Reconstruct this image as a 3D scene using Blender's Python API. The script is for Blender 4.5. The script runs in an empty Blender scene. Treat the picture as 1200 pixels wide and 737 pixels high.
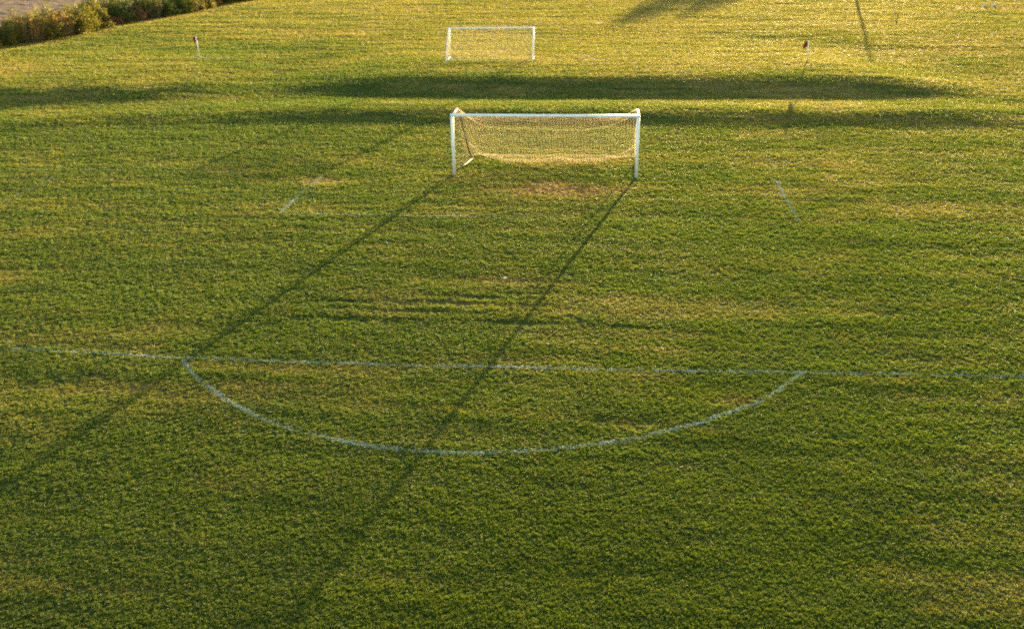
import bpy, bmesh, math, random
import numpy as np
from mathutils import Vector, Matrix
R = math.radians
random.seed(7)
rng = np.random.default_rng(11)
scn = bpy.context.scene
col = scn.collection

# ------------------------------------------------------------------ sun / camera numbers
SUN_AZ = R(12.3)      # clockwise from +Y towards +X
SUN_EL = R(4.6)
CAM = np.array([2.847, -36.312, 10.095])
CAM_PITCH, CAM_YAW, CAM_ROLL = R(23.89), R(-6.684), R(-1.059)
CAM_F = 1089.7        # pixels at 1200 wide

# ------------------------------------------------------------------ helpers
def tag(o, label=None, cat=None, group=None, kind=None):
    if label: o['label'] = label
    if cat: o['category'] = cat
    if group: o['group'] = group
    if kind: o['kind'] = kind
    return o

def empty(name, loc=(0, 0, 0), rz=0):
    o = bpy.data.objects.new(name, None)
    o.location = loc; o.rotation_euler = (0, 0, rz); o.empty_display_size = .2
    col.objects.link(o)
    return o

class MB:
    def __init__(s): s.v = []; s.f = []
    def quad(s, a, b, c, d):
        n = len(s.v); s.v += [a, b, c, d]; s.f.append((n, n+1, n+2, n+3))
    def tube(s, pts, r, n=8, cap=True):
        pts = [Vector(p) for p in pts]
        rs = r if isinstance(r, (list, tuple)) else [r]*len(pts)
        base = len(s.v)
        d0 = (pts[1]-pts[0]).normalized()
        up = Vector((0, 0, 1)) if abs(d0.z) < .9 else Vector((1, 0, 0))
        a = d0.cross(up).normalized()
        for i, p in enumerate(pts):
            if i == 0: d = pts[1]-pts[0]
            elif i == len(pts)-1: d = pts[-1]-pts[-2]
            else: d = (pts[i+1]-pts[i]).normalized()+(pts[i]-pts[i-1]).normalized()
            d = d.normalized()
            a = (a-d*a.dot(d))
            a = a.normalized() if a.length > 1e-6 else d.orthogonal().normalized()
            b = d.cross(a)
            for k in range(n):
                t = 2*math.pi*k/n
                s.v.append(tuple(p+(a*math.cos(t)+b*math.sin(t))*rs[i]))
        for i in range(len(pts)-1):
            for k in range(n):
                q = base+i*n; k2 = (k+1) % n
                s.f.append((q+k, q+k2, q+n+k2, q+n+k))
        if cap:
            s.f.append(tuple(base+k for k in reversed(range(n))))
            q = base+(len(pts)-1)*n
            s.f.append(tuple(q+k for k in range(n)))
    def box(s, c, h, rz=0):
        n = len(s.v); cs, sn = math.cos(rz), math.sin(rz)
        for dx, dy, dz in ((-1,-1,-1),(1,-1,-1),(1,1,-1),(-1,1,-1),(-1,-1,1),(1,-1,1),(1,1,1),(-1,1,1)):
            x, y, z = dx*h[0], dy*h[1], dz*h[2]
            s.v.append((c[0]+x*cs-y*sn, c[1]+x*sn+y*cs, c[2]+z))
        for f in ((3,2,1,0),(4,5,6,7),(0,1,5,4),(1,2,6,5),(2,3,7,6),(3,0,4,7)):
            s.f.append(tuple(n+i for i in f))
    def mesh(s, name, mat, smooth=False):
        m = bpy.data.meshes.new(name); m.from_pydata(s.v, [], s.f)
        if mat: m.materials.append(mat)
        if smooth: m.polygons.foreach_set('use_smooth', [True]*len(m.polygons))
        m.update(); return m
    def build(s, name, mat, parent=None, smooth=False):
        o = bpy.data.objects.new(name, s.mesh(name, mat, smooth)); col.objects.link(o)
        if parent: o.parent = parent
        return o

# ------------------------------------------------------------------ numpy value noise + terrain
def _hash(ix, iy, seed):
    n = (ix.astype(np.int64)*374761393 + iy.astype(np.int64)*668265263 + seed*1274126177) & 0x7fffffff
    n = ((n ^ (n >> 13))*1274126177) & 0x7fffffff
    n = n ^ (n >> 16)
    return (n & 0xffff)/65535.0
def vnoise(x, y, seed=0):
    x = np.asarray(x, float); y = np.asarray(y, float)
    ix = np.floor(x); iy = np.floor(y); fx = x-ix; fy = y-iy
    fx = fx*fx*(3-2*fx); fy = fy*fy*(3-2*fy)
    a = _hash(ix, iy, seed); b = _hash(ix+1, iy, seed); c = _hash(ix, iy+1, seed); d = _hash(ix+1, iy+1, seed)
    return (a+(b-a)*fx)*(1-fy)+(c+(d-c)*fx)*fy
def fbm(x, y, seed=0, o=3):
    s = 0; a = 1; t = 0
    for i in range(o):
        s = s+a*vnoise(x*2**i+i*7.3, y*2**i-i*3.1, seed+i); t += a; a *= .5
    return s/t
def sstep(a, b, x):
    t = np.clip((x-a)/(b-a), 0, 1); return t*t*(3-2*t)

RUTS = [(-4.4, -13.2, .7, .07), (3.4, -14.3, .8, .08), (.2, -12.2, .6, .07), (-4.2, -14.35, 1.6, .16), (-1.6, -13.1, 1.5, .15), (.4, -14.25, 1.5, .14), (-2.6, -13.7, 1.8, .12), (-.9, -12.6, 1.2, .12)]
def height(x, y):
    x = np.asarray(x, float); y = np.asarray(y, float)
    wob = 1.2*(fbm(x/14, y*0+3, 5)-.5)
    bend = 3.6*sstep(-12, -34, x)
    yy = y+bend+wob*.6
    # two low banks across the ground, with the hollow between them
    w1 = (1-sstep(17, 26, x+(y-18)*.3))*(1-.8*np.exp(-((x+19.0)/5.0)**2))*(1-.2*sstep(-22, -26, x))
    w2 = (1-sstep(19, 26, x))*(1-.5*sstep(-13, -20, x))
    crest1 = np.where(yy < 21.3, sstep(16.0, 21.3, yy), 1-sstep(21.3, 42, yy)*.75)*.43
    crest2 = np.where(yy < 12.5, sstep(9.2, 12.5, yy), 1-sstep(12.5, 16.3, yy)*.8)*.20
    z = crest1*w1*(yy > 16.0)+crest2*w2
    z = z+.15*sstep(24, 44, y)*(1-w1)
    # gentle unevenness, stretched along the mowing direction
    far = sstep(0, 60, y)
    z = z+(.016+.03*far)*2*(fbm(x/5.0, y/1.7, 21)-.5)
    z = z+(.008+.012*far)*2*(fbm(x/1.6, y/.6, 31, 2)-.5)
    z = z+.10*(fbm(x/16, y/11, 41, 2)-.5)*sstep(14, 40, np.abs(y-10)+8)
    for (rx, ry, a, b) in RUTS:
        z = z-.038*np.exp(-((x-rx)/a)**2-((y-ry-.16*(vnoise(x/.45, y*0, 7)-.5))/b)**2)*vnoise(x/.35, y/.3, 8)
    return z
def H1(x, y): return float(height(np.array([x]), np.array([y]))[0])

def hedge_x(y): return -45.6+(y-35.6)*.152+.5*np.sin(y*.33)
DRY = [(-1, -13.9, 4.2, .9, -.30), (.6, -2.0, 1.9, .85, 1.5), (.2, -.9, 1.2, .5, .5), (-.8, -13.5, 2.8, 1.0, .12), (-.6, -13.05, 1.7, .07, .9), (-1.5, -11.3, 2.0, .5, .22), (2.9, -12.6, 1.6, .8, .25), (-6, 30.9, 3.6, 1.0, .75),
       (-6, 32.3, 2.4, .8, .5), (-8.9, -1.1, .8, .6, .9), (-8.3, -4.9, 1.1, .35, .5), (-2.0, -4.7, 2.0, .6, .25), (11.5, 2.6, 2.2, .9, .5), (13.6, -3.6, 2.2, .8, .5),
       (-5.5, -17.3, 2.0, .3, .35), (-15.4, -11.8, 1.5, .8, .6), (-19.0, -5.0, 2.6, .7, .5), (8.5, -21.5, 1.2, .4, .3), (5.2, -18.2, .8, .3, .5), (17.0, 4.0, 3.0, 1.0, .4)]
RUST = [(.6, -2.0, 2.1, .9, .75), (0, -.9, 1.0, .3, .5), (-1.6, -13.0, 1.8, .12, .4), (-.2, -11.2, .9, .2, .3), (37.6, 60.6, 4.2, .8, 1.0), (32.4, 57.0, 1.0, .8, 1.0), (1.6, 51.0, .7, .5, .8), (-.6, 29.4, .5, .2, .3), (-8.9, -1.1, .45, .4, .5), (6.0, -18.0, .6, .25, .4), (8.6, -14.5, .5, .3, .3)]
def dryness_glow(x, y):
    # dead turf, plus low-sun glow painted in towards the far right (0 green .. 1 straw)
    n = fbm(x/3.2, y/1.6, 61); n2 = fbm(x/.8, y/.45, 71, 2); n3 = fbm(x/13, y/7, 81, 2)
    n4 = fbm(x/4.5, y/.42, 65)
    d = .95*(n-.5)+.55*(n2-.5)+.8*(n3-.5)+1.0*(n4-.5)+.0+.30*sstep(-14, 30, y)+.60*sstep(8, 50, y+x*.6)  # last two terms paint the sunward glow: golden far and right, darker near
    for (a, b, sx, sy, k) in DRY:
        d = d+k*np.exp(-((x-a)/sx)**2-((y-b)/sy)**2)*(.55+.9*n2)
    e = x-hedge_x(y)
    d = d+.8*np.exp(-(np.maximum(e, 0)/2.2)**2)*(.4+n)
    d = d+.5*np.exp(-((x+38)/7)**2-((y-25)/5)**2)
    return np.clip(d, 0, 1)
def rustiness(x, y):
    r = np.zeros_like(x)
    for (a, b, sx, sy, k) in RUST:
        r = r+k*np.exp(-((x-a)/sx)**2-((y-b)/sy)**2)*(.4+1.2*fbm(x/.7, y/.5, 91, 2))
    return np.clip(r, 0, 1)

# ------------------------------------------------------------------ materials
def new_mat(name):
    m = bpy.data.materials.new(name); m.use_nodes = True
    nt = m.node_tree; nt.nodes.clear()
    out = nt.nodes.new('ShaderNodeOutputMaterial')
    return m, nt, out
def mixcol(nt, fac, a, b):
    n = nt.nodes.new('ShaderNodeMix'); n.data_type = 'RGBA'
    def put(i, v):
        if isinstance(v, (tuple, list)): n.inputs[i].default_value = (*v, 1)
        elif isinstance(v, (int, float)): n.inputs[i].default_value = v
        else: nt.links.new(v, n.inputs[i])
    put(0, fac); put(6, a); put(7, b)
    return n.outputs[2]
def noise(nt, vec, scale, detail=3, rough=.55, dist=0):
    n = nt.nodes.new('ShaderNodeTexNoise'); n.inputs['Scale'].default_value = scale
    n.inputs['Detail'].default_value = detail; n.inputs['Roughness'].default_value = rough
    n.inputs['Distortion'].default_value = dist
    if vec is not None: nt.links.new(vec, n.inputs['Vector'])
    return n.outputs['Fac']
def ramp(nt, fac, a, b):
    n = nt.nodes.new('ShaderNodeMapRange'); n.interpolation_type = 'SMOOTHSTEP'
    n.inputs[1].default_value = a; n.inputs[2].default_value = b
    nt.links.new(fac, n.inputs[0]); return n.outputs[0]
def math_n(nt, op, a, b=None):
    n = nt.nodes.new('ShaderNodeMath'); n.operation = op
    for i, v in enumerate((a, b)):
        if v is None: continue
        if isinstance(v, (int, float)): n.inputs[i].default_value = v
        else: nt.links.new(v, n.inputs[i])
    return n.outputs[0]
def attr(nt, name, typ='GEOMETRY'):
    n = nt.nodes.new('ShaderNodeAttribute'); n.attribute_name = name; n.attribute_type = typ
    return n.outputs['Fac']
def principled(nt, out, base, rough=.6, spec=.5, normal=None):
    p = nt.nodes.new('ShaderNodeBsdfPrincipled')
    if isinstance(base, tuple): p.inputs['Base Color'].default_value = (*base, 1)
    else: nt.links.new(base, p.inputs['Base Color'])
    if isinstance(rough, (int, float)): p.inputs['Roughness'].default_value = rough
    else: nt.links.new(rough, p.inputs['Roughness'])
    p.inputs['Specular IOR Level'].default_value = spec
    if normal: nt.links.new(normal, p.inputs['Normal'])
    nt.links.new(p.outputs[0], out.inputs['Surface'])
    return p
def leafy(nt, out, colour, trans_col, fac=.5, rough=.55, spec=.25):
    p = nt.nodes.new('ShaderNodeBsdfPrincipled'); nt.links.new(colour, p.inputs['Base Color'])
    p.inputs['Roughness'].default_value = rough; p.inputs['Specular IOR Level'].default_value = spec
    t = nt.nodes.new('ShaderNodeBsdfTranslucent'); nt.links.new(trans_col, t.inputs['Color'])
    mx = nt.nodes.new('ShaderNodeMixShader'); mx.inputs[0].default_value = fac
    nt.links.new(p.outputs[0], mx.inputs[1]); nt.links.new(t.outputs[0], mx.inputs[2])
    nt.links.new(mx.outputs[0], out.inputs['Surface'])
def bump(nt, h, strength=.5, dist=.02):
    b = nt.nodes.new('ShaderNodeBump'); b.inputs['Strength'].default_value = strength
    b.inputs['Distance'].default_value = dist; nt.links.new(h, b.inputs['Height']); return b.outputs[0]
def objrand(nt):
    return nt.nodes.new('ShaderNodeObjectInfo').outputs['Random']
def worldpos(nt):
    return nt.nodes.new('ShaderNodeNewGeometry').outputs['Position']

def mat_grass():
    m, nt, out = new_mat('turf_blades')
    dry_glow = attr(nt, 'dry_glow', 'INSTANCER'); rust = attr(nt, 'rust', 'INSTANCER'); rnd = attr(nt, 'rnd', 'INSTANCER')
    pos = worldpos(nt)
    n1 = ramp(nt, noise(nt, pos, .45, 3), .35, .65)
    green = mixcol(nt, n1, (.017, .068, .003), (.060, .122, .003))
    green = mixcol(nt, ramp(nt, rnd, .55, 1.0), green, (.135, .150, .005))
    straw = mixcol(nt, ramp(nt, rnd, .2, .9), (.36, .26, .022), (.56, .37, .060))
    c = mixcol(nt, dry_glow, green, straw)  # blend carries dead patches and the painted far glow
    c = mixcol(nt, rust, c, (.30, .115, .045))
    leafy(nt, out, c, mixcol(nt, .5, c, (.155, .210, .003)), .55, .58, .85)
    return m
def mat_paint_blade():
    m, nt, out = new_mat('painted_turf')
    rnd = attr(nt, 'rnd', 'INSTANCER')
    c = mixcol(nt, ramp(nt, rnd, .0, .85), (.25, .34, .26), (.54, .61, .55))
    leafy(nt, out, c, c, .18, .7, .15)
    return m
def mat_soil():
    m, nt, out = new_mat('thatch_soil')
    pos = worldpos(nt)
    dry_glow = attr(nt, 'dry_glow'); rust = attr(nt, 'rust')
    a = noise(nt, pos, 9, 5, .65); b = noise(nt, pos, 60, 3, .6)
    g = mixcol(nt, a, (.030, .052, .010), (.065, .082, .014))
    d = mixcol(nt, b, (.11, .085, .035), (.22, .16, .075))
    c = mixcol(nt, dry_glow, g, d); c = mixcol(nt, rust, c, (.26, .10, .04))
    h = math_n(nt, 'ADD', b, a)
    principled(nt, out, c, .95, .1, bump(nt, h, .9, .03))
    return m
def mat_plough():
    m, nt, out = new_mat('ploughed_soil')
    pos = worldpos(nt)
    a = noise(nt, pos, 1.6, 5, .7); b = noise(nt, pos, 7, 4, .7)
    c = mixcol(nt, ramp(nt, a, .3, .7), (.12, .075, .050), (.20, .135, .095))
    c = mixcol(nt, ramp(nt, b, .55, .7), c, (.27, .20, .15))
    principled(nt, out, c, .95, .1, bump(nt, b, 1.0, .08))
    return m
def mat_white():
    m, nt, out = new_mat('white_gloss_paint')
    tc = nt.nodes.new('ShaderNodeTexCoord').outputs['Object']
    a = noise(nt, tc, 3.5, 5, .65); b = noise(nt, tc, 22, 3, .6)
    c = mixcol(nt, ramp(nt, a, .55, .8), (.80, .80, .79), (.62, .60, .55))
    c = mixcol(nt, ramp(nt, b, .68, .76), c, (.35, .30, .24))
    principled(nt, out, c, .38, .5, bump(nt, b, .15, .004))
    return m
def mat_simple(name, a, b, scale=12, rough=.7, spec=.3, obj=True):
    m, nt, out = new_mat(name)
    tc = nt.nodes.new('ShaderNodeTexCoord').outputs['Object']
    c = mixcol(nt, ramp(nt, noise(nt, tc, scale, 4), .35, .65), a, b)
    principled(nt, out, c, rough, spec)
    return m
def mat_net():
    m, nt, out = new_mat('net_cord')
    tc = nt.nodes.new('ShaderNodeTexCoord').outputs['Object']
    c = mixcol(nt, noise(nt, tc, 2.5, 3), (.84, .72, .46), (.88, .78, .56))
    leafy(nt, out, c, c, .35, .7, .2)
    return m
def mat_leaf(name, a, b, tip, trans=.45):
    m, nt, out = new_mat(name)
    tc = nt.nodes.new('ShaderNodeTexCoord').outputs['Object']
    r = objrand(nt); n = ramp(nt, noise(nt, tc, 1.7, 3), .35, .65)
    c = mixcol(nt, n, a, b)
    c = mixcol(nt, math_n(nt, 'MULTIPLY', r, .35), c, tip)
    n2 = noise(nt, tc, 9, 2); c = mixcol(nt, ramp(nt, n2, .56, .7), c, tip)
    leafy(nt, out, c, c, trans, .55, .25)
    return m

M = dict(tan=mat_simple('worn_tan_paint', (.13, .09, .045), (.19, .135, .07), 7, .6),
         ochre=mat_simple('dull_ochre_paint', (.04, .03, .010), (.07, .05, .016), 9, .7),
         grass=mat_grass(), paint=mat_paint_blade(), soil=mat_soil(), plough=mat_plough(), white=mat_white(), net=mat_net(),
         red=mat_simple('red_flag_cloth', (.14, .008, .008), (.22, .012, .01), 20, .8),
         grey=mat_simple('weathered_wood', (.20, .17, .13), (.32, .28, .22), 30, .85),
         bark=mat_simple('bark', (.10, .075, .05), (.19, .14, .10), 14, .9),
         rubber=mat_simple('dark_rubber', (.02, .02, .02), (.05, .05, .05), 14, .8),
         paper=mat_simple('paper_scrap', (.45, .47, .50), (.60, .62, .64), 20, .8),
         pink=mat_simple('faded_pink_cloth', (.55, .34, .32), (.66, .48, .44), 20, .8),
         dkgreen=mat_leaf('dark_green_leaves', (.030, .070, .008), (.065, .105, .010), (.16, .15, .012)),
         olive=mat_leaf('olive_leaves', (.060, .095, .010), (.13, .13, .012), (.28, .18, .02)),
         gold=mat_leaf('golden_weeds', (.24, .16, .02), (.34, .20, .035), (.46, .26, .08)),
         rust=mat_leaf('rust_leaves', (.18, .075, .028), (.28, .10, .035), (.36, .19, .08)))

# ------------------------------------------------------------------ ground
def axis(lo, hi, step, far):
    a = list(np.arange(lo, hi+step*.5, step))
    s = step
    x = a[-1]
    while x < far: s *= 1.25; x += s; a.append(x)
    s = step; x = a[0]
    while x > -far: s *= 1.25; x -= s; a.insert(0, x)
    return np.array(a)
def grid_mesh(name, xs, ys, zf, mat, xmap=None):
    X, Y = np.meshgrid(xs, ys)
    if xmap is not None: X = xmap(X, Y)
    Z = zf(X, Y)
    n, mm = X.shape
    v = np.stack([X, Y, Z], -1).reshape(-1, 3)
    i = np.arange(n*mm).reshape(n, mm)
    f = np.stack([i[:-1, :-1], i[:-1, 1:], i[1:, 1:], i[1:, :-1]], -1).reshape(-1, 4)
    me = bpy.data.meshes.new(name)
    me.vertices.add(len(v)); me.vertices.foreach_set('co', v.astype(np.float32).ravel())
    me.loops.add(f.size); me.loops.foreach_set('vertex_index', f.astype(np.int32).ravel())
    me.polygons.add(len(f)); me.polygons.foreach_set('loop_start', np.arange(0, f.size, 4, dtype=np.int32))
    me.polygons.foreach_set('use_smooth', np.ones(len(f), bool))
    me.update(calc_edges=True)
    me.materials.append(mat)
    return me, v
def set_attr(me, name, data):
    a = me.attributes.new(name, 'FLOAT', 'POINT'); a.data.foreach_set('value', np.asarray(data, np.float32))

xs = axis(-60, 60, .3, 1500); ys = axis(-32, 84, .22, 1500)
def zground(X, Y):
    z = height(X, Y)
    fade = 1-sstep(150, 400, np.hypot(X, Y))
    return z*fade-.004
gm, gv = grid_mesh('ground', xs, ys, zground, M['soil'])
set_attr(gm, 'dry_glow', dryness_glow(gv[:, 0], gv[:, 1])); set_attr(gm, 'rust', rustiness(gv[:, 0], gv[:, 1]))
g = bpy.data.objects.new('ground', gm); col.objects.link(g)
tag(g, 'thatch and soil under the mown turf of the playing fields', None, kind='structure')

# the ploughed field beyond the hedge
px = np.concatenate([np.arange(0, 40, .3), 40*1.15**np.arange(0, 14)])[::-1]
py = np.concatenate([np.arange(25, 110, .3), 110+np.cumsum(3*1.3**np.arange(0, 12))])
def plough_x(X, Y): return hedge_x(np.minimum(Y, 120))-3.4-X
def plough_z(X, Y):
    z = height(X, Y)*.5+.16*sstep(0, 2, hedge_x(np.minimum(Y, 120))-3.4-X)+.07
    return z+.10*(fbm(X/.8, Y/.8, 101)-.5)+.12*(fbm(X/.35, Y/.35, 111, 2)-.5)+.05*np.sin((X-Y*.152)*2*math.pi/1.5)
pm, pv = grid_mesh('ploughed_field', px, py, plough_z, M['plough'], plough_x)
p = bpy.data.objects.new('ploughed_field', pm); col.objects.link(p)
tag(p, 'bare brown ploughed field behind the hedge', kind='structure')

# ------------------------------------------------------------------ turf tufts
def tuft_mesh(name, blades, spread, hmin, hmax, wid, mat, seed, lean=.7):
    r = random.Random(seed); mb = MB()
    for _ in range(blades):
        a = r.random()*6.283; d = spread*math.sqrt(r.random())
        bx, by = d*math.cos(a), d*math.sin(a)
        h = r.uniform(hmin, hmax); la = r.random()*6.283; ln = h*r.uniform(.2, lean)
        lx, ly = ln*math.cos(la), ln*math.sin(la)
        wa = r.random()*6.283; w = wid*r.uniform(.6, 1.3)/2
        wx, wy = w*math.cos(wa), w*math.sin(wa)
        n = len(mb.v)
        mb.v += [(bx-wx, by-wy, -.012), (bx+wx, by+wy, -.012),
                 (bx+lx*.35-wx*.9, by+ly*.35-wy*.9, h*.6), (bx+lx*.35+wx*.9, by+ly*.35+wy*.9, h*.6),
                 (bx+lx, by+ly, h)]
        mb.f += [(n, n+1, n+3, n+2), (n+2, n+3, n+4)]
    return mb.mesh(name, mat)
def tuft_collection(name, mat, base):
    c = bpy.data.collections.new(name)
    for i in range(5):
        me = tuft_mesh(name, 16, .030, .014, .040, .0062, mat, base+i, 1.0)
        o = bpy.data.objects.new(name, me); c.objects.link(o)
    return c
turf_c = tuft_collection('turf_tuft', M['grass'], 100)
paint_c = tuft_collection('painted_tuft', M['paint'], 200)

def scatter(name, pts, scl, sclz, at, coll, seed=1):
    me = bpy.data.meshes.new(name); n = len(pts)
    me.vertices.add(n); me.vertices.foreach_set('co', pts.astype(np.float32).ravel())
    r = np.random.default_rng(seed)
    rot = np.stack([r.normal(0, .12, n), r.normal(0, .12, n), r.uniform(0, 6.283, n)], -1)
    a = me.attributes.new('rot', 'FLOAT_VECTOR', 'POINT'); a.data.foreach_set('vector', rot.astype(np.float32).ravel())
    s = np.stack([scl, scl, sclz], -1)
    a = me.attributes.new('scl', 'FLOAT_VECTOR', 'POINT'); a.data.foreach_set('vector', s.astype(np.float32).ravel())
    for k, v in at.items(): set_attr(me, k, v)
    o = bpy.data.objects.new(name, me); col.objects.link(o)
    ng = bpy.data.node_groups.new(name+'_nodes', 'GeometryNodeTree')
    ng.interface.new_socket('Geometry', in_out='INPUT', socket_type='NodeSocketGeometry')
    ng.interface.new_socket('Geometry', in_out='OUTPUT', socket_type='NodeSocketGeometry')
    N = ng.nodes.new; L = ng.links.new
    gi = N('NodeGroupInput'); go = N('NodeGroupOutput')
    ci = N('GeometryNodeCollectionInfo'); ci.inputs['Collection'].default_value = coll
    ci.inputs['Separate Children'].default_value = True; ci.inputs['Reset Children'].default_value = True
    ip = N('GeometryNodeInstanceOnPoints'); ip.inputs['Pick Instance'].default_value = True
    ra = N('GeometryNodeInputNamedAttribute'); ra.data_type = 'FLOAT_VECTOR'; ra.inputs['Name'].default_value = 'rot'
    sa = N('GeometryNodeInputNamedAttribute'); sa.data_type = 'FLOAT_VECTOR'; sa.inputs['Name'].default_value = 'scl'
    ri = N('FunctionNodeRandomValue'); ri.data_type = 'INT'; ri.inputs['Min'].default_value = 0 if False else ri.inputs['Min'].default_value
    for s_ in ri.inputs:
        if s_.name == 'Min' and s_.type == 'INT': s_.default_value = 0
        if s_.name == 'Max' and s_.type == 'INT': s_.default_value = 4
    m2p = N('GeometryNodeMeshToPoints')
    L(gi.outputs[0], m2p.inputs['Mesh']); L(m2p.outputs[0], ip.inputs['Points'])
    L(ci.outputs[0], ip.inputs['Instance'])
    e2r = N('FunctionNodeEulerToRotation'); L(ra.outputs[0], e2r.inputs[0])
    L(e2r.outputs[0], ip.inputs['Rotation']); L(sa.outputs[0], ip.inputs['Scale'])
    ro = [q for q in ri.outputs if q.type == 'INT'][0]
    L(ro, ip.inputs['Instance Index'])
    L(ip.outputs[0], go.inputs[0])
    md = o.modifiers.new('scatter', 'NODES'); md.node_group = ng
    return o

# --- pitch lines: polylines in metres on the real pitch (18-yard line, its arc, 6-yard box)
def dense(pl, step=.1):
    out = [np.array(pl[0], float)]
    for a, b in zip(pl[:-1], pl[1:]):
        a = np.array(a, float); b = np.array(b, float); n = max(1, int(np.hypot(*(b-a))/step))
        for i in range(1, n+1): out.append(a+(b-a)*i/n)
    return np.array(out)
def catmull(P):
    P = [np.array(p, float) for p in P]; P = [2*P[0]-P[1]]+P+[2*P[-1]-P[-2]]; o = []
    for i in range(1, len(P)-2):
        for t in np.linspace(0, 1, 12, endpoint=False):
            a, b, c, d = P[i-1:i+3]
            o.append(.5*(2*b+(c-a)*t+(2*a-5*b+4*c-d)*t*t+(3*b-a-3*c+d)*t**3))
    o.append(P[-2]); return [tuple(q) for q in o]
pen = catmull([(-24, -17.0), (-20.2, -16.95), (-12.49, -16.74), (-7.61, -16.9), (-3.6, -16.87), (.54, -16.78), (4.54, -16.7), (7.28, -16.57), (12.22, -16.4), (20.2, -16.3)])
arc = catmull([(-7.61, -16.9), (-6.91, -17.75), (-5.79, -18.74), (-4.77, -19.46), (-3.63, -20.01), (-2.62, -20.34), (-1.49, -20.54), (-.25, -20.6), (.94, -20.47), (1.96, -20.26), (2.98, -19.95), (4.03, -19.46), (5.13, -18.81), (6.34, -17.79), (7.28, -16.57)])
LINES = [  # name, label, polyline, half width, strength(x, y)
    ('penalty_area_line', 'long worn white line across the grass in front of the near goal', pen, .058, lambda x, y: .52+0*x),
    ('penalty_arc_line', 'curved white painted arc on the grass nearest the viewer', arc, .058, lambda x, y: .62+0*x),
    ('goal_area_line', 'faint short white line on the grass left of the near goal', [(-9.05, -.35), (-9.18, -2.75), (-9.13, -5.33), (-5.28, -5.41), (-2.83, -5.37), (0, -5.4)], .05,
     lambda x, y: np.where(y > -5.1, .9, np.where(x < -2.0, .7, .15))),
    ('goal_area_line', 'short white line segment on the grass right of the near goal', [(9.06, .1), (9.09, -2.67), (9.08, -5.26)], .055, lambda x, y: .95+0*x),
    ('penalty_area_line', 'very faint white line at the far left of the near pitch', [(-20.2, -.2), (-20.35, -4.48), (-20.4, -7.5)], .05, lambda x, y: .25+0*x),
    ('goal_line', 'faint worn goal line left of the near goal', [(-23, .2), (-18.8, .18), (-13, .1)], .05, lambda x, y: .16+0*x),
    ('corner_line', 'short white line on the turf beside the left corner flag', [(-27.6, 29.35), (-26.2, 29.3), (-24.9, 29.3)], .09, lambda x, y: .8+0*x),
]
cell = {}
for li, (_, _, pl, hw, st) in enumerate(LINES):
    for q in dense(pl, .05):
        cell.setdefault((int(math.floor(q[0]*10)), int(math.floor(q[1]*10))), 1)
cells = np.array(list(cell.keys()))
cellset = np.sort((cells[:, 0]+5000)*100000+(cells[:, 1]+5000))
def on_line(x, y):
    k = (np.floor(x*10).astype(np.int64)+5000)*100000+(np.floor(y*10).astype(np.int64)+5000)
    i = np.clip(np.searchsorted(cellset, k), 0, len(cellset)-1)
    return cellset[i] == k

for li, (nm, lb, pl, hw, st) in enumerate(LINES):
    d = dense(pl, .02); seg = np.diff(d, axis=0); ln = np.hypot(seg[:, 0], seg[:, 1]).sum()
    dist = np.hypot(d[:, 0].mean()-CAM[0], d[:, 1].mean()-CAM[1])
    n = int(ln*2*hw*(2200 if dist < 45 else 900))
    idx = rng.integers(0, len(d)-1, n); t = rng.random(n)
    base = d[idx]+seg[idx]*t[:, None]; nr = np.stack([-seg[idx, 1], seg[idx, 0]], -1); nr /= np.hypot(nr[:, 0], nr[:, 1])[:, None]+1e-9
    off = rng.uniform(-hw, hw, n)+rng.normal(0, .012, n)+.05*(vnoise(base[:, 0]/.9, base[:, 1]/.9, 301+li)-.5)
    q = base+nr*off[:, None]
    wear = fbm(q[:, 0]/.5, q[:, 1]/.5, 311+li)
    keep = rng.random(n) < 1.0*st(q[:, 0], q[:, 1])*np.clip((wear-.12)*2.0, 0.2, 1.1)
    q = q[keep]; n = len(q)
    sc = rng.uniform(.5, .9, n)*(1 if dist < 45 else 1.8)
    P3 = np.column_stack([q, height(q[:, 0], q[:, 1])+.002])
    o = scatter(nm, P3, sc, sc*rng.uniform(.8, 1.15, n), dict(rnd=rng.random(n)), paint_c, 50+li)
    tag(o, lb, kind='structure')

# --- green turf, thinning with distance from the viewpoint
N = 1080000
PW = 1.62
d0, d1 = 7.0, 190.0
u = rng.random(N); e = 2-PW
dist = (d0**e+u*(d1**e-d0**e))**(1/e)
ang = CAM_YAW+rng.uniform(-R(37), R(37), N)
X = CAM[0]+dist*np.sin(ang); Y = CAM[1]+dist*np.cos(ang)
keep = X > hedge_x(Y)-1.0
X, Y, dist = X[keep], Y[keep], dist[keep]
dr = dryness_glow(X, Y); ru = rustiness(X, Y)
bare = np.zeros_like(X)
for (rx, ry, a, b) in RUTS: bare = np.maximum(bare, np.exp(-((X-rx)/a)**2-((Y-ry-.1*(vnoise(X/.5, Y*0, 7)-.5))/(b*1.2))**2)*(.5+vnoise(X/.35, Y/.3, 8)))
thin = fbm(X/.35, Y/.25, 131, 2)
keep = (rng.random(len(X)) > bare*.85) & (rng.random(len(X)) > dr*.35) & (rng.random(len(X)) > ru*.6) & ((rng.random(len(X)) < .4) | ~on_line(X, Y)) & (rng.random(len(X)) < .45+1.3*thin)
X, Y, dist, dr, ru = X[keep], Y[keep], dist[keep], dr[keep], ru[keep]
n = len(X)
sxy = np.clip((dist/14.5)**(PW/2), .78, 9)*rng.uniform(.7, 1.35, n)
clump = fbm(X/.22, Y/.16, 141, 2)
lush = .5*fbm(X/2.3, Y/.9, 151)+.5*fbm(X/5, Y/.4, 155)
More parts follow.
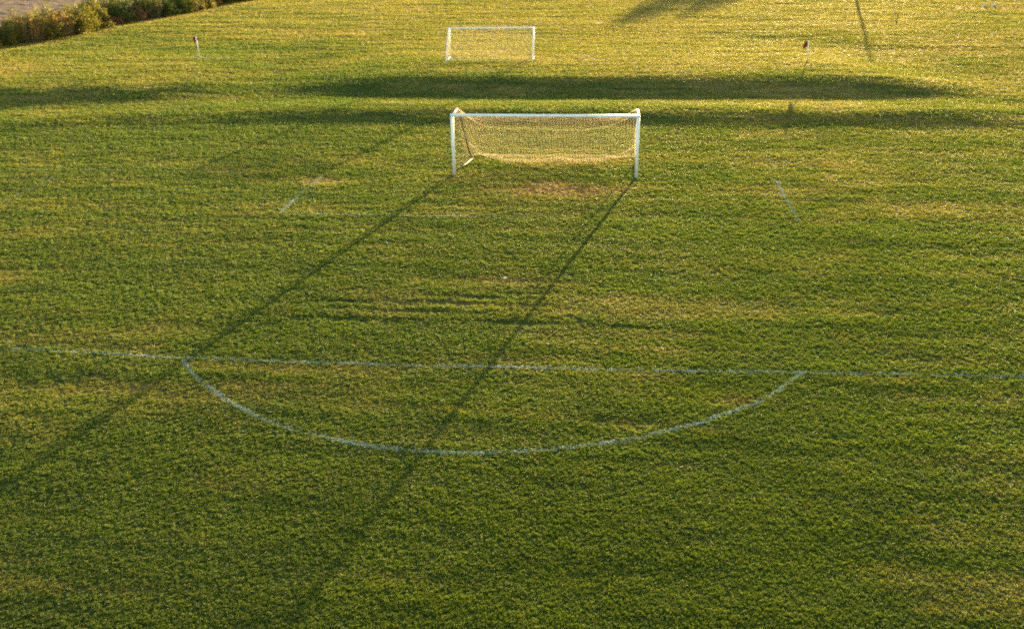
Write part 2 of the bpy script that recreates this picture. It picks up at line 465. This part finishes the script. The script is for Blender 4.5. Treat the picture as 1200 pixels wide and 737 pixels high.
sz = np.clip((dist/16.0)**.42, .9, 2.2)*(.42+.40*clump+.75*lush)*rng.uniform(.7, 1.25, n)*(1-.35*dr)
P3 = np.column_stack([X, Y, height(X, Y)])
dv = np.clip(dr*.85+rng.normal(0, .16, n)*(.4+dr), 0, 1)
turf = scatter('grass', P3, sxy, sz, dict(dry_glow=dv, rust=ru*rng.uniform(.3, 1, n), rnd=rng.random(n)), turf_c, 3)
tag(turf, 'short mown grass covering both playing fields', 'grass', kind='stuff')

# ------------------------------------------------------------------ goals
def net_sheet(mb, S, nu, nv, r=.004):
    G = [[Vector(S(i/nu, j/nv)) for j in range(nv+1)] for i in range(nu+1)]
    for i in range(nu+1): mb.tube(G[i], r, 3, False)
    for j in range(nv+1): mb.tube([G[i][j] for i in range(nu+1)], r, 3, False)
def lerp(a, b, t): return a+(b-a)*t
def path(pts, t):
    L = [0]
    for a, b in zip(pts[:-1], pts[1:]): L.append(L[-1]+math.dist(a, b))
    s = t*L[-1]
    for i in range(len(pts)-1):
        if s <= L[i+1] or i == len(pts)-2:
            k = (s-L[i])/(L[i+1]-L[i]); return tuple(lerp(a, b, k) for a, b in zip(pts[i], pts[i+1]))

HW = 3.66; GZ = 2.44
g1 = empty('football_goal', (0, 0, 0))
tag(g1, 'large white goal in the middle of the near pitch with its net tied back', 'goal')
zl, zr = H1(-HW, 0), H1(HW, 0)
for sx, z0 in ((-1, zl), (1, zr)):
    b = MB(); b.tube([(sx*HW, 0, z0-.05), (sx*HW, 0, GZ-.055)], .063, 16); b.build('goalpost', M['white'], g1, True)
b = MB(); b.tube([(-HW-.058, 0, GZ), (HW+.058, 0, GZ)], .060, 16); b.build('crossbar', M['white'], g1, True)
ENDS = {-1: ((-3.62, 1.12, GZ+.02), (-3.36, 2.22, .42), (-3.25, 2.5, .05)), 1: ((3.64, 1.22, GZ+.02), (3.70, 2.25, .42), (3.72, 2.5, .05))}
for sx in (-1, 1):
    top, kn, gr = ENDS[sx]
    b = MB(); b.tube([(sx*HW, .058, GZ), top], .028, 10); b.build('top_stanchion', M['white'], g1, True)
    b = MB(); b.tube([top, kn, gr], .034 if sx < 0 else .02, 10); b.build('back_strut', M['ochre'], g1, True)
    b = MB(); b.tube([(sx*HW, .06, .08), (gr[0], gr[1], .09)], .017, 10); b.build('ground_bar', M['tan'], g1, True)
    b = MB(); b.tube([(sx*(HW-.02), 1.13, GZ+.05), (sx*(HW-.62), .05, GZ-.02)], .010, 6); b.build('corner_tie', M['net'], g1, True)
nb = MB()
def back_net(u, v):
    q = (u*2-1); w = min(1, abs(q)**5); sag = 1-w
    x = q*(HW-.04)+(.36*v if q < 0 else .03*v)*abs(q)**2
    ends = path([(0, GZ-.02), (1.12, GZ-.0), (2.24, .42), (2.34, .25)], v)
    lo = .03+.05*max(0, math.sin(q*9+1))**2
    yb = 2.02+.10*math.sin(q*5.0)+.05*math.sin(q*13)
    mid = path([(.02, GZ-.05), (.72-.1*sag, GZ-.42-.05*math.sin(q*6)), (yb-.28, .75), (yb, lo), (yb+.30, .10+lo), (yb+.12, .34)], v)
    y = lerp(mid[0], ends[0], w); z = lerp(mid[1], ends[1], w)
    return (x, y, z+.018*math.sin(q*23+v*5)*sag)
net_sheet(nb, back_net, 60, 28, .0043)
for sx in (-1, 1):
    def side(u, v, sx=sx):
        a = (sx*HW, .03, lerp(.10, GZ-.05, v)); bpt = path(ENDS[sx][::-1], v)
        s = .10*math.sin(math.pi*u)*math.sin(math.pi*v)
        return (lerp(a[0], bpt[0], u)-sx*s, lerp(a[1], bpt[1], u), lerp(a[2], bpt[2], u))
    net_sheet(nb, side, 12, 15, .0020)
def rope(f, n=80, r=.011): nb.tube([f(i/n) for i in range(n+1)], r, 5, False)
rope(lambda t: back_net(t, 1.0)); rope(lambda t: back_net(t, .80), 80, .009)
rope(lambda t: back_net(t, .30), 80, .004)
nb.build('net', M['net'], g1)

# the far goal, seen from behind
FX, FY, FW, FH = FAR = (-5.80, 28.5, 2.88, 1.97)
fz = H1(FX, FY)
g2 = empty('football_goal', (FX, FY, fz), R(1.2))
tag(g2, 'small distant white goal seen from behind on the far pitch', 'goal')
for sx in (-1, 1):
    b = MB(); b.tube([(sx*FW, 0, -.1), (sx*FW, 0, FH-.04)], .043, 12); b.build('goalpost', M['white'], g2, True)
    b = MB(); b.tube([(sx*FW, -.04, FH-.01), (sx*FW, -.35, FH-.02), (sx*(FW+.02), -2.0, .04)], .035, 10); b.build('back_strut', M['white'], g2, True)
    b = MB(); b.tube([(sx*FW, -.05, .06), (sx*(FW+.02), -2.05, .06)], .030, 10); b.build('ground_bar', M['tan'], g2, True)
b = MB(); b.tube([(-FW-.05, 0, FH), (FW+.05, 0, FH)], .046, 12); b.build('crossbar', M['white'], g2, True)
b = MB(); b.tube([(-FW-.02, -2.05, .06), (FW+.02, -2.05, .06)], .035, 10); b.build('back_bar', M['grey'], g2, True)
nb = MB()
def fback(u, v):
    q = u*2-1
    p_ = path([(-.05, FH-.03), (-.36, FH-.05), (-2.0, .10)], v); s = .14*math.sin(math.pi*v)*(1-q**4)
    return (q*FW, p_[0]+s, p_[1]-s*.5)
net_sheet(nb, fback, 48, 20, .0035)
for sx in (-1, 1):
    def fs(u, v, sx=sx):
        bpt = path([(-2.0, .06), (-.36, FH-.05)], v); return (sx*FW, lerp(-.03, bpt[0], u), lerp(lerp(.08, FH-.08, v), bpt[1], u))
    net_sheet(nb, fs, 10, 14, .0035)
nb.build('net', M['net'], g2)

# ------------------------------------------------------------------ corner flags
def corner_flag(x, y, h, label, rz, droop, wd=.17, pr=.036):
    z = H1(x, y)
    t = empty('corner_flag', (x, y, z), rz); tag(t, label, 'corner flag', 'corner flags of the far pitch')
    b = MB(); b.tube([(0, 0, -.1), (-.03, 0, h*.5), (-.09, 0, h)], [pr, pr*.95, pr*.85], 8); b.build('pole', M['white'], t, True)
    b = MB(); b.tube([(-.09, 0, h), (-.092, 0, h+.03)], [.026, .012], 8); b.build('pole_cap', M['rubber'], t, True)
    # drooping cloth, folded on itself
    vs = []; fs = []; nu, nv = 8, 10
    for side in (0, 1):
        for j in range(nv+1):
            for i in range(nu+1):
                u = i/nu; v = j/nv
                xx = -.09-.02*v-u*wd*(1-.4*v)-droop*v*u*.3; zz = h-.02-v*.38-u*.12*(1+v*.3)
                yy = .05*math.sin(u*7+v*2)*u+(.004 if side else -.004)+.10*u*math.sin(v*3)
                vs.append((xx, yy, zz))
    for side in (0, 1):
        o_ = side*(nu+1)*(nv+1)
        for j in range(nv):
            for i in range(nu):
                a = o_+j*(nu+1)+i; q = (a, a+1, a+nu+2, a+nu+1); fs.append(q if side else q[::-1])
    m = bpy.data.meshes.new('flag'); m.from_pydata(vs, [], fs); m.materials.append(M['red']); m.update()
    o = bpy.data.objects.new('flag', m); col.objects.link(o); o.parent = t
    return t
corner_flag(-27.1, 29.4, 1.55, 'white corner pole with a dark red drooping flag at the left of the far pitch', 0, .2, .26, .028)
corner_flag(15.0, 27.2, 1.27, 'thin corner pole with a small dark red flag at the right of the far pitch', R(15), .5)

# ------------------------------------------------------------------ hedge of shrubs and weeds
def leaf(mb, p, d, ln, w, r):
    # one bent leaf: two quads
    d = d.normalized(); s = d.cross(Vector((r.uniform(-1, 1), r.uniform(-1, 1), r.uniform(-1, 1)))).normalized()*w*.5
    m = p+d*ln*.5; t = p+d*ln+Vector((0, 0, -ln*.25))
    n = len(mb.v)
    mb.v += [tuple(p), tuple(m+s), tuple(t), tuple(m-s)]
    mb.f.append((n, n+1, n+2, n+3))
def shrub_meshes(kind, seed):
    r = random.Random(seed); fol = MB(); st = MB()
    if kind == 'bush':
        Hh, Rr, ncl, nl, ls = 2.3, 1.35, 70, 46, .15
        mat = M['dkgreen'] if seed % 2 else M['olive']
    elif kind == 'weed':
        Hh, Rr, ncl, nl, ls = 2.0, 1.25, 80, 34, .15
        mat = M['gold'] if seed % 3 == 0 else M['olive']
    else:
        Hh, Rr, ncl, nl, ls = 1.15, .95, 42, 40, .11
        mat = M['rust']
    for c in range(ncl):
        a = r.random()*6.283
        if kind == 'weed':
            d = Rr*math.sqrt(r.random()); x, y = d*math.cos(a), d*math.sin(a); h = Hh*r.uniform(.55, 1.1)
            lx, ly = r.uniform(-.25, .25), r.uniform(-.25, .25)
            st.tube([(x*.7, y*.7, -.1), (x, y, h*.5), (x+lx, y+ly, h)], [.012, .009, .004], 4, False)
            for k in range(nl):
                v = r.random()**.8; p = Vector((x*(.7+.3*v)+lx*v*v, y*(.7+.3*v)+ly*v*v, h*(.08+.92*v)))
                an = r.random()*6.283; dd = Vector((math.cos(an), math.sin(an), r.uniform(.2, 1.4)))
                leaf(fol, p, dd, ls*r.uniform(.6, 1.5), ls*.38, r)
            for k in range(14):   # feathery head
                p = Vector((x+lx+r.uniform(-.06, .06), y+ly+r.uniform(-.06, .06), h+r.uniform(-.18, .1)))
                leaf(fol, p, Vector((r.uniform(-1, 1), r.uniform(-1, 1), 1.2)), .07, .03, r)
        else:
            el = math.acos(1-r.random()); rr = r.uniform(.45, 1.0)
            lump = 1+.22*math.sin(a*3+seed)+.12*math.sin(a*7+seed*2)
            cx_, cy_ = Rr*rr*lump*math.sin(el)*math.cos(a), Rr*rr*lump*math.sin(el)*math.sin(a)
            cz_ = .12+Hh*(.08+.84*rr*math.cos(el)*lump)
            if r.random() < .25: cz_ = r.uniform(.1, .8)
            st.tube([(cx_*.12, cy_*.12, -.1), (cx_*.5, cy_*.5, cz_*.55), (cx_, cy_, cz_)], [.028, .016, .006], 5, False)
            cr = r.uniform(.20, .38)*(1 if kind == 'bush' else .7)
            for k in range(nl):
                v = Vector((r.gauss(0, 1), r.gauss(0, 1), r.gauss(0, .8))); v = v.normalized()*cr*r.random()**.4
                leaf(fol, Vector((cx_, cy_, cz_))+v, v+Vector((0, 0, .15)), ls*r.uniform(.6, 1.4), ls*.55, r)
    return fol.mesh('foliage', mat), st.mesh('stem', M['bark'])
protos = {k: [shrub_meshes(k, s0+i) for i in range(6)] for k, s0 in (('bush', 10), ('weed', 30), ('low', 50))}
rr = random.Random(5)
NAMES = {'bush': 'hedge_shrub', 'weed': 'tall_weed', 'low': 'low_shrub'}
plants = []
yv = 27.0; i = 0
while yv < 88:
    bx = float(hedge_x(yv))
    for row, off in ((0, .9), (1, 2.6)):
        k = rr.choices(['bush', 'weed', 'low'], [(.52, .22, .26), (.78, .22, 0)][row])[0]
        s = rr.uniform(.85, 1.22)*(1.0 if row else .86)
        plants.append((k, rr.randrange(6), bx-off+rr.uniform(-.4, .4), yv+rr.uniform(-.5, .5)+row*.9, s, rr.random()*6.283, row))
    yv += rr.uniform(1.65, 2.15)
LOOK = {('bush', 0): 'olive green leafy shrub', ('bush', 1): 'dark green leafy shrub', ('weed', 0): 'golden stand of tall weeds', ('weed', 1): 'olive stand of tall weeds', ('weed', 2): 'olive stand of tall weeds', ('low', 0): 'low rust brown shrub'}
seen = {}
def ordinal(n):
    return f"{n}{'th' if 10 <= n % 100 <= 20 else {1: 'st', 2: 'nd', 3: 'rd'}.get(n % 10, 'th')}"
for k, vi, x, y, s, rz, row in plants:
    fm, sm = protos[k][vi]; sd = {'bush': 10, 'weed': 30, 'low': 50}[k]+vi
    lk = LOOK[(k, sd % 2 if k == 'bush' else (sd % 3 if k == 'weed' else 0))]
    key = (lk, row); seen[key] = seen.get(key, 0)+1
    z = H1(x, y)
    t = empty(NAMES[k], (x, y, z), rz); t.scale = (s, s, s*rr.uniform(.9, 1.12))
    tag(t, f"{lk}, {ordinal(seen[key])} such from the left in the hedge {'back' if row else 'front'} row", {'bush': 'shrub', 'weed': 'weeds', 'low': 'shrub'}[k], 'shrubs and weeds of the hedge by the ploughed field')
    for nm, me in (('foliage', fm), ('stem', sm)):
        o = bpy.data.objects.new(nm, me); col.objects.link(o); o.parent = t

# ------------------------------------------------------------------ small things lying about
def litter(x, y, s, label, seed, mat='paper', h=.5):
    r = random.Random(seed); bm = bmesh.new()
    bmesh.ops.create_icosphere(bm, subdivisions=2, radius=s)
    for v in bm.verts:
        v.co = Vector((v.co.x*r.uniform(.7, 1.2), v.co.y*r.uniform(.6, 1.1), v.co.z*h*r.uniform(.6, 1.2)+s*h*.8))
    m = bpy.data.meshes.new('paper_scrap'); bm.to_mesh(m); bm.free(); m.materials.append(M[mat])
    o = bpy.data.objects.new('paper_scrap', m); o.location = (x, y, H1(x, y)+.005); o.rotation_euler = (0, 0, r.random()*6); col.objects.link(o)
    return tag(o, label, 'litter')
litter(-4.5, -8.3, .045, 'small crumpled white scrap beside the left post shadow', 1)
litter(-.3, -11.1, .06, 'flat pale scrap on the worn turf below the near goal', 2, h=.2)
litter(18.9, 11.3, .07, 'white scrap lying in the shaded bank at the right', 3)
litter(13.2, 40.2, .09, 'lone white scrap on the sunlit far pitch right of the far goal', 4)
litter(-5.6, 29.0, .08, 'tiny white scrap by the back bar of the far goal', 6)

def marker(x, y, label):
    # low white training cone
    b = MB(); b.tube([(0, 0, 0), (0, 0, .02), (0, 0, .03), (0, 0, .3)], [.2, .19, .14, .04], 14)
    o = b.build('training_cone', M['paper']); o.location = (x, y, H1(x, y)); return tag(o, label, 'cone', 'white cones by the orange patch')
marker(37.7, 62.2, 'left of two white cones beyond the orange turf patch')
marker(38.6, 62.3, 'right of two white cones beyond the orange turf patch')
t = empty('leaning_stake', (27.4, 53.6, H1(27.4, 53.6)), 0); tag(t, 'short leaning stake with a faded pink top at the upper right', 'stake')
b = MB(); b.tube([(.14, -.1, 0), (-.16, .05, .34)], .035, 8); b.build('stake', M['bark'], t, True)
b = MB(); b.tube([(-.13, .03, .30), (-.18, .05, .38), (-.25, .08, .50)], [.04, .10, .05], 8); b.build('cloth', M['pink'], t, True)

t = empty('marker_post', (-47.3, 66.0, H1(-47.3, 66.0))); tag(t, 'slim white post standing behind the hedge', 'post')
b = MB(); b.tube([(0, 0, -.2), (0, 0, 3.6)], .075, 10); b.build('post', M['white'], t, True)
b = MB(); b.tube([(0, 0, 3.6), (0, 0, 3.68)], [.085, .05], 10); b.build('post_cap', M['grey'], t, True)

# ------------------------------------------------------------------ trees and a pole standing beyond the top of the photo: their shadows reach in
def tree(x, y, h, cr, seed, label):
    r = random.Random(seed); z = H1(x, y)
    t = empty('tree', (x, y, z)); tag(t, label, 'tree', 'trees beyond the far end')
    tr = MB(); fo = MB()
    tr.tube([(0, 0, -.3), (.1, 0, h*.3), (.0, .15, h*.6), (.1, .1, h*.9)], [.32, .24, .15, .04], 10)
    for k in range(75):
        a = r.random()*6.283; v = r.uniform(.28, .98); w = cr*math.sin(math.pi*min(1, (v-.15)/.9))**.6*r.uniform(.4, 1)
        p = Vector((w*math.cos(a), w*math.sin(a), h*v))
        tr.tube([(0, 0, h*max(.2, v-.25)), tuple(p*.6+Vector((0, 0, h*v*.38))), tuple(p)], [.09, .05, .015], 5, False)
        for q in range(110):
            g_ = Vector((r.gauss(0, 1), r.gauss(0, 1), r.gauss(0, .8))).normalized()*r.random()**.5*.85
            leaf(fo, p+g_, g_, r.uniform(.1, .2), .11, r)
    tr.build('trunk', M['bark'], t, True); fo.build('crown', M['olive'], t)
sd = (math.sin(SUN_AZ), math.cos(SUN_AZ))
def upsun(x, y, L): return (x+sd[0]*L, y+sd[1]*L)
for (tx, ty, h, cr, sd_, lb) in ((3.5, 50.0, 6.2, 2.4, 1, 'spreading tree whose shadow falls past the far goal'), (8.5, 57.0, 6.0, 2.6, 2, 'broad tree beside the spreading one beyond the far end'),
                                 (12.5, 64, 4.5, 2.0, 4, 'smaller tree right of the broad one beyond the far end'), (28.3, 78, 4.0, 1.3, 3, 'slim tree beyond the far right'), (43.5, 78, 4.0, 1.5, 5, 'bushy tree beyond the far right corner')):
    x_, y_ = upsun(tx, ty, h/math.tan(SUN_EL)); tree(x_, y_, h, cr, sd_, lb)
x_, y_ = upsun(18.6, 28, 54)
t = empty('wooden_pole', (x_, y_, H1(x_, y_))); tag(t, 'plain wooden pole whose long shadow crosses the far pitch', 'pole')
b = MB(); b.tube([(-.6, 0, -.3), (.6, 0, 4.3)], [.15, .12], 12); b.build('shaft', M['grey'], t, True)
b = MB(); b.tube([(.6, 0, 4.3), (.62, 0, 4.37)], [.13, .08], 12); b.build('pole_cap', M['rubber'], t, True)

# ------------------------------------------------------------------ light, air, camera
w = bpy.data.worlds.new('World'); scn.world = w; w.use_nodes = True
nt = w.node_tree; nt.nodes.clear()
wo = nt.nodes.new('ShaderNodeOutputWorld'); bg = nt.nodes.new('ShaderNodeBackground'); sk = nt.nodes.new('ShaderNodeTexSky')
sk.sky_type = 'NISHITA'; sk.sun_disc = False; sk.sun_elevation = SUN_EL; sk.sun_rotation = SUN_AZ
sk.altitude = 100; sk.air_density = 1.0; sk.dust_density = 1.0; sk.ozone_density = 1.0
bg.inputs[1].default_value = .115
nt.links.new(sk.outputs[0], bg.inputs[0]); nt.links.new(bg.outputs[0], wo.inputs[0])
sl = bpy.data.lights.new('sun', 'SUN'); sl.energy = 5.0; sl.angle = R(.5); sl.color = (1, .74, .34)
so = bpy.data.objects.new('sun', sl); col.objects.link(so)
dirv = Vector((math.sin(SUN_AZ)*math.cos(SUN_EL), math.cos(SUN_AZ)*math.cos(SUN_EL), math.sin(SUN_EL)))
so.rotation_euler = dirv.to_track_quat('Z', 'Y').to_euler(); so.location = (0, 0, 40)

cd = bpy.data.cameras.new('camera'); co = bpy.data.objects.new('camera', cd); col.objects.link(co)
cd.sensor_width = 36; cd.sensor_fit = 'HORIZONTAL'; cd.lens = CAM_F/1200*36; cd.clip_start = .1; cd.clip_end = 5000
fw = Vector((math.sin(CAM_YAW)*math.cos(CAM_PITCH), math.cos(CAM_YAW)*math.cos(CAM_PITCH), -math.sin(CAM_PITCH)))
r0 = Vector((math.cos(CAM_YAW), -math.sin(CAM_YAW), 0)); u0 = r0.cross(fw)
r2 = r0*math.cos(CAM_ROLL)+u0*math.sin(CAM_ROLL); u2 = -r0*math.sin(CAM_ROLL)+u0*math.cos(CAM_ROLL)
mt = Matrix((( r2.x, u2.x, -fw.x, CAM[0]), (r2.y, u2.y, -fw.y, CAM[1]), (r2.z, u2.z, -fw.z, CAM[2]), (0, 0, 0, 1)))
co.matrix_world = mt
scn.camera = co

vs = scn.view_settings
vs.view_transform = 'Standard'; vs.look = 'None'; vs.gamma = 1; vs.exposure = 2.85; vs.use_curve_mapping = False
scn.render.film_transparent = False
scn.cycles.use_denoising = False; scn.cycles.use_adaptive_sampling = False
scn.cycles.pixel_filter_type = 'BLACKMAN_HARRIS'; scn.cycles.filter_width = 2.0
scn.cycles.max_bounces = 6; scn.cycles.diffuse_bounces = 3; scn.cycles.transmission_bounces = 4; scn.cycles.volume_bounces = 1
scn.cycles.caustics_reflective = False; scn.cycles.caustics_refractive = False
